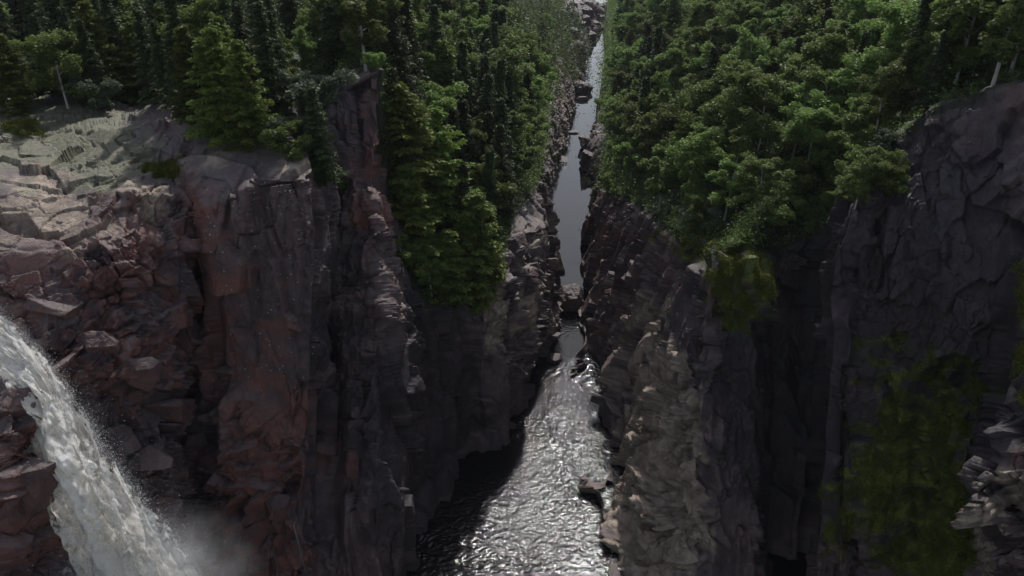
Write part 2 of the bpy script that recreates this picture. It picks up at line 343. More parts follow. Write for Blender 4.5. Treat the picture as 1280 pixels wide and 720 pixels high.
SMOOTH = [(320,400,85,230,1.2),(300,190,110,50,1.1),(1060,450,40,230,.7),(60,170,150,60,.5),(940,560,60,180,.5),(480,560,60,170,.6)]
PALE = [(1216,600,8,6,1.3)]
MOSSY = []
def cliff(name, st, soil_fn, seed, flip, rot):
    W, nn, soil, nr, nc, U, V = loft(st, soil_fn, seed, flip)
    far = np.clip(1.0-(W[:, 1]-90)/220, .35, 1)
    soilm = np.clip(soil, 0, 1)
    px, py = project(W)
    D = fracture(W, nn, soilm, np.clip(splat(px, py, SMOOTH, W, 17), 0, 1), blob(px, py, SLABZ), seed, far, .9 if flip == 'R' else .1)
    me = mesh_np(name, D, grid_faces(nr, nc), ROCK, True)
    MOSSY.append((D, splat(px, py, MOSS, W, 14), nn))
    px, py = project(W)
    attr(me, 'soil', np.clip((soil+fbm(W*.6, 3, 3)*.35-.25)*4, 0, 1))
    attr(me, 'red', splat(px, py, RED, W, 11)); attr(me, 'tan', splat(px, py, TAN, W, 12)*.95); attr(me, 'lichen', splat(px, py, LICH, W, 13)*.7)
    attr(me, 'moss', splat(px, py, MOSS, W, 14)); attr(me, 'dots', splat(px, py, DOTS, W, 15)); attr(me, 'dark', np.clip(splat(px, py, SHADE_PAINT, W, 18), 0, 1)*.85); attr(me, 'pale', np.zeros(len(px)))
    o = link(name, me); tag(o, kind='structure'); return o, D, grid_faces(nr, nc), soil
def soilL(U, V):
    th = np.interp(U, [0, 8, 9, 10, 11, 12, 13, 14, 15, 16, 17, 18, 19, 25], [7.3, 7.3, 7.15, 7.0, 7.0, 7.05, 6.0, 5.0, 5.0, 6.0, 6.8, 7.0, 7.0, 7.1])
    return np.clip((V-th)*5, 0, 1)
def soilR(U, V):
    th = np.interp(U, [0, 3, 6, 9, 11, 14, 16, 19, 23], [5.6, 5.9, 5.7, 5.7, 5.8, 5.8, 6.6, 6.9, 6.9])
    return np.clip((V-th)*5, 0, 1)
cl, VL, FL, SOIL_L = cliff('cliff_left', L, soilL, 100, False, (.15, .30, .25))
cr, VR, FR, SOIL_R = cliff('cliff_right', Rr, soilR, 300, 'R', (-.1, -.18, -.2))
VL32 = [tuple(v) for v in VL.tolist()]; VR32 = [tuple(v) for v in VR.tolist()]
bvhL = BVHTree.FromPolygons(VL32, FL.tolist()); bvhR = BVHTree.FromPolygons(VR32, FR.tolist())

# forest floor running on behind both rims to the horizon, and the river bed
FLB = []
def floor_sheet(name, st, xs, rev=False):
    top = [P(*s[-1]) for s in st]; n = len(top); V = []
    for k, (f, yy) in enumerate([(0, 0), (.15, 0), (.45, 0), (1, 0)]):
        for i, p in enumerate(top):
            X = xs[0]+(xs[1]-xs[0])*i/(n-1)
            q = (p[0]*(1-f)+X*f, p[1]*(1-f)+3500*f, (p[2]-.5)*(1-f)+(46)*f)
            V.append(q)
    FLB.append(BVHTree.FromPolygons([tuple(map(float, v)) for v in V], grid_faces(4, n).tolist()))
    return tag(link(name, mesh_np(name, V, grid_faces(4, n), M_SOIL)), kind='structure')
floor_sheet('forest_floor', L, (-4500, 380)); floor_sheet('forest_floor', Rr, (380, 4500))
bed = mesh_np('riverbed', [(-400, -100, -3.5), (400, -100, -3.5), (400, 700, -3.5), (-400, 700, -3.5)], [[0, 1, 2, 3]], M_SOIL); tag(link('riverbed', bed), kind='structure')

# ------------------------------------------------------------------ river
def water_material():
    m, nt, out = newmat('river_water'); n = N(nt); pos = n.node('ShaderNodeTexCoord').outputs['Object']
    sp = n.node('ShaderNodeSeparateXYZ'); nt.links.new(pos, sp.inputs[0]); Y = sp.outputs['Y']
    calm = n.math('SUBTRACT', 1, n.ramp(Y, 72, 128)); calm = n.math('ADD', n.math('MULTIPLY', calm, .97), .03)
    rip2 = n.noise(n.mapping(pos, (1.0, 1.3, 1)), 5.5, 3, .6, .5)
    h = n.math('MULTIPLY', rip2, calm); b = n.bump(h, .03, 1)
    pr = n.node('ShaderNodeBsdfPrincipled'); pr.inputs['Base Color'].default_value = (.010, .009, .010, 1); pr.inputs['Roughness'].default_value = .035
    pr.inputs['IOR'].default_value = 1.333; nt.links.new(b, pr.inputs['Normal']); nt.links.new(pr.outputs[0], out.inputs[0]); return m
M_WATER = water_material()
def river_mesh():
    xs = np.concatenate([[-60, -30], np.arange(-13, 20, .10), [30, 100]]); ys = np.concatenate([[0, 30], np.arange(46, 132, .11), np.arange(132, 200, 1.0), [260, 400, 700]])
    X, Y = np.meshgrid(xs, ys); p = np.stack([X.ravel(), Y.ravel()*1.25, np.zeros(X.size)], 1)
    w = p+np.stack([fbm(p*.5, 2, 901), fbm(p*.5+7, 2, 902), p[:, 2]], 1)*.8
    a = 1-np.abs(vnoise(w*1.9, 903))*1.6; b_ = 1-np.abs(vnoise(w*3.9+5, 904))*1.6; c = vnoise(w*6.5, 905)
    calm = np.clip((128-Y.ravel())/52, .02, 1)*np.clip(fbm(p*.13, 3, 906)*1.6+.85, .3, 1.25)
    Z = (a*.05+b_*.034+c*.014)*calm; Z *= (np.abs(X.ravel()) < 19.5)*(Y.ravel() > 46.5)*(Y.ravel() < 132)
    return mesh_np('river', np.stack([X.ravel(), Y.ravel(), Z], 1), grid_faces(len(ys), len(xs)), M_WATER, True)
rv = river_mesh(); tag(link('river', rv), kind='structure')

# ------------------------------------------------------------------ waterfall
def foam_material():
    m, nt, out = newmat('foaming_water'); n = N(nt); pos = n.node('ShaderNodeTexCoord').outputs['Object']
    uvn = n.node('ShaderNodeCombineXYZ'); nt.links.new(n.attr('across'), uvn.inputs[0]); nt.links.new(n.attr('along'), uvn.inputs[1])
    a = n.noise(n.mapping(uvn.outputs[0], (1.3, .22, 1)), 1.6, 7, .68, .5); b_ = n.noise(pos, 1.6, 6, .7, .4)
    c = n.mix(n.ramp(a, .36, .55), (.82, .78, .70), (.99, .98, .95)); c = n.mix(n.ramp(b_, .33, .55), (.86, .84, .79), c)
    pr = n.node('ShaderNodeBsdfPrincipled'); nt.links.new(c, pr.inputs['Base Color']); pr.inputs['Roughness'].default_value = .6
    nt.links.new(n.bump(n.math('ADD', a, n.math('MULTIPLY', b_, .6)), .5, .7), pr.inputs['Normal'])
    al = n.ramp(n.math('ADD', n.attr('cover'), n.math('MULTIPLY', n.math('SUBTRACT', n.math('ADD', n.math('MULTIPLY', a, .5), n.math('MULTIPLY', b_, .5)), .5), 2.2)), .35, .62)
    tr = n.node('ShaderNodeBsdfTransparent'); mx = n.node('ShaderNodeMixShader'); nt.links.new(al, mx.inputs[0])
    tl = n.node('ShaderNodeBsdfTranslucent'); nt.links.new(c, tl.inputs[0]); m2 = n.node('ShaderNodeMixShader'); m2.inputs[0].default_value = .5
    nt.links.new(pr.outputs[0], m2.inputs[1]); nt.links.new(tl.outputs[0], m2.inputs[2])
    nt.links.new(tr.outputs[0], mx.inputs[1]); nt.links.new(m2.outputs[0], mx.inputs[2]); nt.links.new(mx.outputs[0], out.inputs[0]); return m
M_FOAM = foam_material()
def cam_ray(px, py):
    u = (px-640)/F; v = (py-360)/F
    return Vector((u, CS-v*SN, -SN-v*CS)).normalized()
def hit(px, py, which='LR'):
    o = Vector((0, 0, CAM_H)); d = cam_ray(px, py); best = None
    for k, b in (('L', bvhL), ('R', bvhR)):
        if k in which:
            loc, nor, idx, dist = b.ray_cast(o, d)
            if loc is not None and (best is None or dist < best[1]): best = (loc, dist, nor)
    return best
FALL = [(-75, 372, 36), (-20, 420, 34), (22, 468, 38), (56, 520, 45), (84, 590, 56), (118, 660, 74), (155, 740, 94), (205, 850, 120), (240, 960, 130)]
fy = []
for (px, py, hw) in FALL:
    ys = [h[0].y for h in (hit(px+dx*hw, py, 'L') for dx in (-.8, -.3, .3, .8)) if h]
    fy.append((sum(ys)/len(ys) if ys else fy[-1]-1.5))
fy = [min(a, 47) for a in fy]
for i in range(1, len(fy)): fy[i] = min(fy[i], fy[i-1]-.6)
def fall_sheet(name, off, width, seed, cover, amp, t0=0, t1=1, nr=260, nc=90):
    T = np.linspace(t0, t1, nr)*(len(FALL)-1); A = np.linspace(-1, 1, nc)
    k = np.arange(len(FALL)); cx = np.interp(T, k, [f[0] for f in FALL]); cy = np.interp(T, k, [f[1] for f in FALL]); hw = np.interp(T, k, [f[2] for f in FALL]); yy = np.interp(T, k, fy)
    dx = np.gradient(cx); dy = np.gradient(cy); l = np.hypot(dx, dy); nx = dy/l; ny = -dx/l
    V = []; 
    for i in range(nr):
        for a in A:
            V.append(P(cx[i]+nx[i]*a*hw[i]*width, cy[i]+ny[i]*a*hw[i]*width, yy[i]-off*(1-.6*a*a)))
    V = np.array(V); TT = np.repeat(T/(len(FALL)-1), nc); AA = np.tile(A, nr)
    al = TT*34; ac = AA*np.repeat(hw, nc)*.06
    q = np.stack([ac*1.2, al*.2, np.full(len(al), seed*1.0)], 1)
    d = fbm(q, 5, seed, .6)*amp*(.5+1.6*TT)
    V[:, 1] -= d*.8; V[:, 2] += d*.6; V[:, 0] += fbm(q+40, 4, seed)*amp*.5
    me = mesh_np(name, V, grid_faces(nr, nc), M_FOAM, True)
    attr(me, 'across', ac); attr(me, 'along', al)
    cov = cover+.9*(1-np.abs(AA)**1.7)-.62
    attr(me, 'cover', cov-.25*np.clip(TT-.8, 0, 1)); return me, V, AA, TT
me, FV, FA, FT = fall_sheet('waterfall', .9, 1.0, 5, 1.0, 1.2)
wf = tag(link('waterfall', me), kind='structure')
me2, *_ = fall_sheet('waterfall', 1.5, 1.18, 9, .42, 1.5); link('torn_foam', me2, wf)
me3, *_ = fall_sheet('waterfall', 2.2, 1.1, 19, .36, 1.9, .25, 1); link('torn_foam', me3, wf)
# spray: droplets flung off the falls
m_, nt_, out_ = newmat('spray_droplets'); n_ = N(nt_); d_ = n_.node('ShaderNodeBsdfPrincipled'); d_.inputs['Base Color'].default_value = (.8, .79, .75, 1); d_.inputs['Roughness'].default_value = .4
nt_.links.new(d_.outputs[0], out_.inputs[0]); M_DROP = m_
rs = np.random.default_rng(4)
def tets(C, s, rng):
    n = len(C); b = np.array([[1, 1, 1], [1, -1, -1], [-1, 1, -1], [-1, -1, 1]], float)
    V = C[:, None, :]+(b[None]*rng.uniform(.5, 1.2, (n, 4, 1)))*np.asarray(s)[:, None, None]
    f = np.array([[0, 1, 2], [0, 3, 1], [0, 2, 3], [1, 3, 2]]); Fc = (np.arange(n)[:, None, None]*4+f[None]).reshape(-1, 3)
    return V.reshape(-1, 3), Fc
w = (np.abs(FA)**2+.15)*(.15+FT**1.3); ii = rs.choice(len(FV), 110000, p=w/w.sum())
C = FV[ii]+rs.normal(0, 1, (len(ii), 3))*rs.exponential(1, (len(ii), 1))*np.array([.42, .4, .42])*(.3+1.4*FT[ii])[:, None]+np.array([.35, -.2, .2])
ok = rs.random(len(C)) < 1
V_, F_ = tets(C, rs.gamma(2, .0028, len(C))+.003, rs)
tag(link('spray', mesh_np('spray', V_, F_, M_DROP)), 'fine white spray flung off the right edge of the waterfall', 'spray', kind='stuff')

def mist():
    m, nt, out = newmat('mist'); n = N(nt); pos = n.node('ShaderNodeTexCoord').outputs['Object']
    ln = n.node('ShaderNodeVectorMath', operation='LENGTH'); nt.links.new(pos, ln.inputs[0])
    fall = n.math('SUBTRACT', 1, n.ramp(ln.outputs['Value'], .15, 1.0)); d = n.math('MULTIPLY', fall, n.ramp(n.noise(pos, 2.6, 5, .65), .38, .66))
    v = nt.nodes.new('ShaderNodeVolumePrincipled'); v.inputs['Color'].default_value = (.97, .97, .96, 1); nt.links.new(n.math('MULTIPLY', d, .30), v.inputs['Density'])
    nt.links.new(v.outputs[0], out.inputs['Volume']); import bmesh
    bm = bmesh.new(); bmesh.ops.create_icosphere(bm, subdivisions=3, radius=1); me = bpy.data.meshes.new('mist'); bm.to_mesh(me); bm.free(); me.materials.append(m)
    o = link('mist', me); o.location = P(190, 740, fy[6]-1.5); o.scale = (9.0, 4.5, 7.5); o.rotation_euler = (0, R(-38), 0); tag(o, 'soft white mist billowing where the waterfall plunges', 'mist', kind='stuff')
mist()
# ------------------------------------------------------------------ trees
def quads(C, A, B):
    V = np.stack([C-A-B, C+A-B, C+A+B, C-A+B], 1).reshape(-1, 3)
    return V, np.arange(len(C)*4).reshape(-1, 4)
def rand_dirs(n, rng):
    v = rng.normal(0, 1, (n, 3)); return v/np.linalg.norm(v, axis=1, keepdims=True)
def crown_mesh(name, C, D, L_, W_, mat, rng, shade):
    """small leaf or needle faces at C, long axis D"""
    r = rand_dirs(len(C), rng); B = np.cross(D, r); B /= np.linalg.norm(B, axis=1, keepdims=True)+1e-9
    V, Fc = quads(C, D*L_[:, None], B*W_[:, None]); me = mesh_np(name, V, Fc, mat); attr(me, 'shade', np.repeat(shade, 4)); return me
def tube_mesh(name, paths, mat, sides=6):
    V = []; Fc = []
    for pts in paths:
        b = len(V); pts = [(Vector(p), r) for p, r in pts]
        for i, (p, r) in enumerate(pts):
            t = (pts[min(i+1, len(pts)-1)][0]-pts[max(i-1, 0)][0]).normalized(); a = t.orthogonal().normalized(); c = t.cross(a)
            for k in range(sides):
                an = 2*math.pi*k/sides; V.append(p+(a*math.cos(an)+c*math.sin(an))*r)
        for i in range(len(pts)-1):
            for k in range(sides): Fc.append([b+i*sides+k, b+i*sides+(k+1) % sides, b+(i+1)*sides+(k+1) % sides, b+(i+1)*sides+k])
    return mesh_np(name, [tuple(v) for v in V], Fc, mat, True)
def conifer(seed, H, rad, mat, dens=1.0, droop=.35, power=.85, ragged=.25, base=.08, tw=.085):
    rng = np.random.default_rng(seed); lean = rng.normal(0, .02, 2)
    tr = [((lean[0]*H*t*t, lean[1]*H*t*t, H*t-.8*(t == 0)), .016*H*(1-t)+.012) for t in np.linspace(0, 1, 8)]
    paths = [tr]; Cs = []; Ds = []; Sh = []
    z = base*H
    while z < H*.985:
        t = z/H; r0 = rad*(1-t)**power*(.75+.25*math.sin(min(1, t*6)*1.57))
        nb = rng.integers(5, 9)
        for k in range(nb):
            if rng.random() < .10: continue
            a = rng.uniform(0, 6.283); l = r0*rng.uniform(1-ragged*1.5, 1+ragged)+.12; up = rng.uniform(-.1, .25)+t*.5
            n = max(3, int(l/.14)); s = np.linspace(.1, 1, n); o = np.array([lean[0]*H*t*t, lean[1]*H*t*t, z])
            dr = np.array([math.cos(a), math.sin(a), 0])
            sp = o+dr*(s*l)[:, None]; sp[:, 2] += up*s*l-droop*s*s*l
            if l > .7: paths.append([(tuple(sp[0]), .022), (tuple(sp[n//2]), .014), (tuple(sp[-1]), .005)])
            side = np.array([-dr[1], dr[0], 0]); sh = rng.uniform(0, 1)
            m = int(n*9*dens)+4; si = rng.random(m)**.8; j = np.clip((si*(n-1)).astype(int), 0, n-1)
            w = rng.uniform(-1, 1, m)*(.16+.30*l*(1-si)**.7*(.3+si))
            c = sp[j]+side*w[:, None]+dr*np.abs(w)[:, None]*.45+rng.normal(0, .035, (m, 3)); c[:, 2] -= np.abs(w)*.25+rng.random(m)*.06
            d = side*np.sign(w)[:, None]*.8+dr*.8+rng.normal(0, .35, (m, 3)); d[:, 2] -= .25
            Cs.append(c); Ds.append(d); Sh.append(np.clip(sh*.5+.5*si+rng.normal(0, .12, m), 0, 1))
        z += rng.uniform(.12, .24)*(1+.5*(1-t))
    C = np.concatenate(Cs); D = np.concatenate(Ds); D /= np.linalg.norm(D, axis=1, keepdims=True)
    L_ = rng.uniform(.6, 1.3, len(C))*tw; W_ = L_*.42
    return tube_mesh('trunk', paths, M_BARK, 5), crown_mesh('crown', C, D, L_, W_, mat, rng, np.concatenate(Sh))
def broadleaf(seed, H, rad, mat, bark, n_cl=70, per=150, base=.22, leaf=.075):
    rng = np.random.default_rng(seed); paths = []; cl = []
    lean = rng.normal(0, .06, 2)
    paths.append([((lean[0]*H*t, lean[1]*H*t, H*.9*t-.8*(t == 0)), .013*H*(1-t)+.015) for t in np.linspace(0, 1, 7)])
    nl = max(6, n_cl//6)
    for k in range(nl):
        t = base+(.9-base)*(k+rng.random())/nl; a = rng.uniform(0, 6.283); el = rng.uniform(.15, .9)
        prof = math.sin(math.pi*min(1, max(.12, (t-base*.4)/(1.05-base*.4))))**.7
        l = rad*prof*rng.uniform(.55, 1.15)/max(.5, math.cos(el)*1.1)
        o = np.array([lean[0]*H*t, lean[1]*H*t, H*t*.92]); d = np.array([math.cos(a)*math.cos(el), math.sin(a)*math.cos(el), math.sin(el)*.8])
        e = o+d*l; paths.append([(tuple(o), .022+.004*H*(1-t)), (tuple(o+d*l*.5+rng.normal(0, .08, 3)), .016), (tuple(e), .006)])
        for q in range(6):
            s = rng.uniform(.35, 1.08); c = o+d*l*s+rng.normal(0, .16*rad, 3)*np.array([1, 1, .7]); cl.append((c, rng.uniform(.16, .32)*rad*(.7+.3*s), rng.random()))
    Cs = []; Sh = []
    for c, r, s in cl:
        m = int(per*rng.uniform(.6, 1.3)); v = rand_dirs(m, rng)*(rng.random(m)**.45)[:, None]*r*np.array([1.05, 1.05, .85]); Cs.append(c+v)
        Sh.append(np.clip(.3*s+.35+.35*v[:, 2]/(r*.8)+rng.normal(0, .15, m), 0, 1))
    C = np.concatenate(Cs); D = rand_dirs(len(C), rng); D[:, 2] *= .55; D /= np.linalg.norm(D, axis=1, keepdims=True)
    L_ = rng.uniform(.6, 1.35, len(C))*leaf
    return tube_mesh('trunk', paths, bark, 5), crown_mesh('crown', C, D, L_, L_*.62, mat, rng, np.concatenate(Sh))
KINDS = {
 'spruce_tree': [conifer(11+i, 8.0, r, M_SPRUCE, 1.0, .4, .85, .3) for i, r in enumerate((1.35, 1.6, 1.15))],
 'cedar_tree': [conifer(31+i, 7.0, r, M_CEDAR, 1.35, .15, .62, .3, .02, .09) for i, r in enumerate((1.7, 2.0, 1.45))],
 'birch_tree': [broadleaf(51+i, 7.0, r, M_BIRCH, M_PALEBARK, 84, 170) for i, r in enumerate((2.0, 1.7, 2.3))],
 'willow_shrub': [broadleaf(71+i, 2.6, 1.5, M_GREY, M_BARK, 42, 170, .05, .06) for i in range(2)],
 'leafy_shrub': [broadleaf(91+i, 2.2, 1.4, M_BIRCH, M_BARK, 42, 150, .05, .06) for i in range(2)],
}
CAT = {'spruce_tree': 'spruce', 'cedar_tree': 'cedar', 'birch_tree': 'birch', 'willow_shrub': 'shrub', 'leafy_shrub': 'shrub', 'dead_spruce': 'dead tree'}
rt = random.Random(7)
planted = []
def plant(kind, loc, scale, zone, sx=1.0, lean=(0, 0), k_=1.25):
    v = rt.choice(KINDS[kind]); root = bpy.data.objects.new(kind, None); COL.objects.link(root)
    root.empty_display_size = .3
    root.location = (loc[0], loc[1], loc[2]-.15); root.rotation_euler = (lean[0]+rt.gauss(0, .03), lean[1]+rt.gauss(0, .03), rt.uniform(0, 6.283)); scale *= k_; root.scale = (scale*sx*1.12, scale*sx*1.12, scale)
    link('trunk', v[0], root); link('crown', v[1], root)
    planted.append((kind, root, zone)); return root
def inpoly(x, y, poly):
    c = False; j = len(poly)-1
    for i in range(len(poly)):
        xi, yi = poly[i]; xj, yj = poly[j]
        if (yi > y) != (yj > y) and x < (xj-xi)*(y-yi)/(yj-yi)+xi: c = not c
        j = i
    return c
taken = []
def zone_fill(zone, poly, n, mixk, smin, smax, gap, which='LR', minup=-1, tries=40):
    xs = [p[0] for p in poly]; ys = [p[1] for p in poly]; k = 0
    for _ in range(n*tries):
        if k >= n: break
        x = rt.uniform(min(xs), max(xs)); y = rt.uniform(min(ys), max(ys))
        if not inpoly(x, y, poly): continue
        h = hit(x, y, which)
        if not h: continue
        p = h[0]
        if any((p.x-q.x)**2+(p.y-q.y)**2 < gap*gap for q in taken): continue
        taken.append(p.copy()); kind = rt.choices([m[0] for m in mixk], [m[1] for m in mixk])[0]
        plant(kind, p, rt.uniform(smin, smax), zone, k_=1.5); k += 1
    return k
# single trees that the photo shows plainly: (kind, px, py of the base, scale, width factor, zone)
SP, CE, BI, WI, LE = 'spruce_tree', 'cedar_tree', 'birch_tree', 'willow_shrub', 'leafy_shrub'
for kind, px, py, sc, sx, zone in [
    (CE, 285, 172, 1.05, 1.0, 'above the grey rounded rock'), (CE, 250, 150, .95, 1.0, 'above the grey rounded rock'), (CE, 315, 182, 1.0, .95, 'above the grey rounded rock'),
    (WI, 378, 172, 1.5, 1.1, 'by the rim of the left wall'), (WI, 400, 150, 1.5, 1.1, 'by the rim of the left wall'), (LE, 360, 196, .9, 1.1, 'by the rim of the left wall'), (LE, 345, 190, .7, 1.0, 'by the rim of the left wall'),
    (SP, 408, 232, .85, .95, 'on the edge of the left wall'), (SP, 400, 215, .72, .9, 'on the edge of the left wall'), (LE, 425, 238, .7, 1, 'on the edge of the left wall'),
    (BI, 415, 78, .62, 1.1, 'on the flat top of the rock fin'), (BI, 452, 82, .5, 1.1, 'on the flat top of the rock fin'), (BI, 385, 95, .6, 1.0, 'on the flat top of the rock fin'), (LE, 470, 86, .6, 1, 'on the flat top of the rock fin'),
    (CE, 510, 262, 1.55, 1.15, 'in the gully'), (CE, 545, 300, 1.7, 1.15, 'in the gully'), (CE, 520, 335, 1.35, 1.25, 'in the gully'), (CE, 595, 368, 1.45, 1.2, 'in the gully'),
    (SP, 575, 330, 1.2, .9, 'in the gully'), (CE, 560, 375, .95, 1.3, 'in the gully'), (CE, 605, 350, 1.1, 1.1, 'in the gully'), (BI, 540, 370, .75, 1.0, 'in the gully'), (BI, 505, 345, .6, 1, 'in the gully'),
    (SP, 560, 280, 1.25, 1, 'in the gully'), (SP, 500, 215, 1.1, 1, 'in the gully'),
    (BI, 870, 300, .6, 1.1, 'hanging over the right wall'), (BI, 905, 275, .9, 1.1, 'hanging over the right wall'), (BI, 880, 245, .95, 1.1, 'hanging over the right wall'), (BI, 935, 235, .95, 1.1, 'hanging over the right wall'),
    (LE, 985, 235, 1.0, 1.1, 'hanging over the right wall'), (BI, 1010, 205, .75, 1.2, 'hanging over the right wall'), (BI, 1050, 170, .8, 1.2, 'hanging over the right wall'), (BI, 1100, 130, .75, 1.2, 'hanging over the right wall'), (BI, 1000, 160, .95, 1.2, 'hanging over the right wall'),
    (LE, 1075, 232, .8, 1.2, 'hanging over the right wall'), (LE, 1060, 255, .6, 1.2, 'hanging over the right wall'), (BI, 1160, 92, .7, 1.2, 'on the rim at the right'), (BI, 1215, 75, .65, 1.2, 'on the rim at the right'), (BI, 1270, 66, .7, 1.2, 'on the rim at the right'),
    (LE, 905, 262, .9, 1.2, 'hanging over the right wall'), (LE, 925, 250, 1.0, 1.2, 'hanging over the right wall'), (BI, 950, 262, .6, 1.2, 'hanging over the right wall'), (LE, 965, 285, .8, 1.2, 'hanging over the right wall'), (LE, 1000, 270, .8, 1.2, 'hanging over the right wall'), (WI, 890, 285, .8, 1.1, 'hanging over the right wall'),
    (LE, 765, 235, 1.0, 1.1, 'above the right bank of the slot'), (BI, 775, 215, .8, 1.1, 'above the right bank of the slot')]:
    h = hit(px, py)
    if h: taken.append(h[0].copy()); plant(kind, h[0], sc, zone, sx)
zone_fill('in the front row of the left forest', [(-60, 140), (200, 142), (260, 152), (310, 168), (370, 160), (370, 110), (-60, 108)], 30, [(CE, 3), (SP, 4), (BI, 2), (WI, 2)], .62, .95, 1.8, 'L')
zone_fill('deep in the left forest', [(-60, 108), (480, 100), (490, 40), (-60, 40)], 44, [(SP, 5), (BI, 2), (CE, 2)], .8, 1.2, 2.5, 'L')
zone_fill('on the slope left of the slot', [(490, 60), (500, 200), (560, 250), (600, 320), (650, 260), (676, 210), (655, 60)], 54, [(SP, 4), (BI, 4), (CE, 1)], .75, 1.15, 2.2, 'L')
zone_fill('along the far left bank', [(640, 210), (668, 200), (680, 100), (684, 8), (640, 5), (600, 60)], 44, [(SP, 3), (BI, 3), (LE, 2)], .7, 1.2, 1.8, 'L')
zone_fill('on the slope right of the slot', [(765, 220), (800, 245), (835, 285), (880, 290), (960, 230), (900, 60), (790, 40), (765, 120)], 52, [(BI, 7), (SP, 1), (CE, 1)], .75, 1.15, 2.2, 'R')
zone_fill('deep in the right forest', [(900, 150), (1000, 210), (1060, 205), (1110, 160), (1150, 130), (1230, 105), (1290, 92), (1340, 88), (1340, 10), (860, 10)], 50, [(BI, 7), (SP, 2), (CE, 1)], .8, 1.15, 2.2, 'R')
zone_fill('crowding the rim at the right', [(1045, 225), (1110, 170), (1160, 135), (1230, 108), (1340, 98), (1340, 40), (1150, 60), (1060, 140)], 60, [(BI, 6), (LE, 2), (SP, 1)], .6, .95, 1.15, 'R')
zone_fill('clinging to the upper right wall', [(1035, 265), (1125, 255), (1120, 190), (1050, 195)], 12, [(LE, 4), (WI, 1), (BI, 2)], .45, .8, 1.3, 'R')
zone_fill('along the far right bank', [(766, 175), (795, 200), (850, 20), (830, -15), (772, -15), (766, 60)], 48, [(SP, 2), (BI, 3)], .8, 1.2, 2.2, 'R')

ORD = ['first', 'second', 'third', 'fourth', 'fifth', 'sixth', 'seventh', 'eighth', 'ninth', 'tenth', 'eleventh', 'twelfth', 'thirteenth', 'fourteenth', 'fifteenth', 'sixteenth', 'seventeenth', 'eighteenth', 'nineteenth', 'twentieth', 'twenty-first', 'twenty-second', 'twenty-third', 'twenty-fourth', 'twenty-fifth', 'twenty-sixth', 'twenty-seventh', 'twenty-eighth', 'twenty-ninth', 'thirtieth']
LOOK = {SP: 'dark pointed spruce', CE: 'yellow-green bushy cedar', BI: 'bright leafy birch', WI: 'grey-green shrub', LE: 'low light green shrub'}
GRP = {SP: 'spruces', CE: 'cedars', BI: 'birches', WI: 'grey shrubs', LE: 'green shrubs'}
def finish_labels():
    bpy.context.view_layer.update(); g = {}
    for kind, root, zone in planted: g.setdefault((kind, zone), []).append(root)
    for (kind, zone), rs_ in g.items():
        rs_.sort(key=lambda r: float(project(np.array(r.location))[0])); n = len(rs_)
        for i, r in enumerate(rs_):
            if n == 1: lab = f'the only {LOOK[kind]} {zone}'
            elif i == 0: lab = f'leftmost {LOOK[kind]} {zone}'
            elif i == n-1: lab = f'rightmost {LOOK[kind]} {zone}'
            elif i < n/2: lab = f'{ORD[i]} {LOOK[kind]} from the left {zone}'
            else: lab = f'{ORD[n-1-i]} {LOOK[kind]} from the right {zone}'
            tag(r, lab, CAT[kind], f'{GRP[kind]} {zone}')
finish_labels()

# ground cover on the forest soil, and the wood running on behind the numbered trees
def ground_cover(name, V, soil, n, seed, label):
    rng = np.random.default_rng(seed); px, py = project(V); w = (soil > .8)*(px > -150)*(px < 1430)*(py > -60)*np.clip((V[:, 1]/60), .5, 6)
    ii = rng.choice(len(V), n, p=w/w.sum()); C = V[ii]; m = 26
    hgt = rng.gamma(2, .36, n); sh = rng.random(n)
    q = rand_dirs(n*m, rng).reshape(n, m, 3)*(rng.random((n, m, 1))**.4)*np.stack([hgt*1.1, hgt*1.1, hgt*.8], 1)[:, None]*np.clip(C[:, 1]/75, .7, 3.2)[:, None, None]
    P_ = C[:, None]+q; P_[:, :, 2] += hgt[:, None]*.5; P_ = P_.reshape(-1, 3); D = rand_dirs(len(P_), rng); D[:, 2] *= .5
    L_ = rng.uniform(.05, .11, len(P_))*np.clip(np.repeat(C[:, 1], m)/80, .8, 2.5)
    me = crown_mesh(name, P_, D, L_, L_*.6, M_BIRCH, rng, np.clip(np.repeat(sh, m)*.8+rng.normal(0, .12, len(P_)), 0, 1)*.7)
    tag(link(name, me), label, 'undergrowth', kind='stuff')
ground_cover('undergrowth', VL, SOIL_L, 14000, 1, 'low green undergrowth covering the forest soil left of the gorge')
ground_cover('undergrowth', VR, SOIL_R, 17000, 2, 'low green undergrowth covering the forest soil right of the gorge')
def moss_tufts(V, m, nn, n, seed, label):
    rng = np.random.default_rng(seed); w = m*(m > .35)*np.clip(nn[:, 2]+.75, .1, 1); ii = rng.choice(len(V), n, p=w/w.sum()); k = 14
    C = (V[ii][:, None]+rng.normal(0, .13, (n, k, 3))).reshape(-1, 3)+np.repeat(nn[ii], k, 0)*.08; D = rand_dirs(len(C), rng)+np.array([0, 0, .5]); D /= np.linalg.norm(D, axis=1, keepdims=True)
    L_ = rng.uniform(.025, .07, len(C)); me = crown_mesh('moss_and_grass', C, D, L_, L_*.5, M_MOSS, rng, np.clip(np.repeat(rng.random(n), k)*.7+rng.normal(0, .15, len(C)), 0, 1))
    tag(link('moss_and_grass', me), label, 'moss', kind='stuff')
M_MOSS = leaf_material('moss_tufts', (.085, .110, .016), (.22, .26, .036), .35)
moss_tufts(*MOSSY[0], 1500, 5, 'green moss and grass tufts in the cracks of the left rock shelf')
moss_tufts(*MOSSY[1], 10000, 6, 'yellow-green moss and grass growing on the right rock wall')
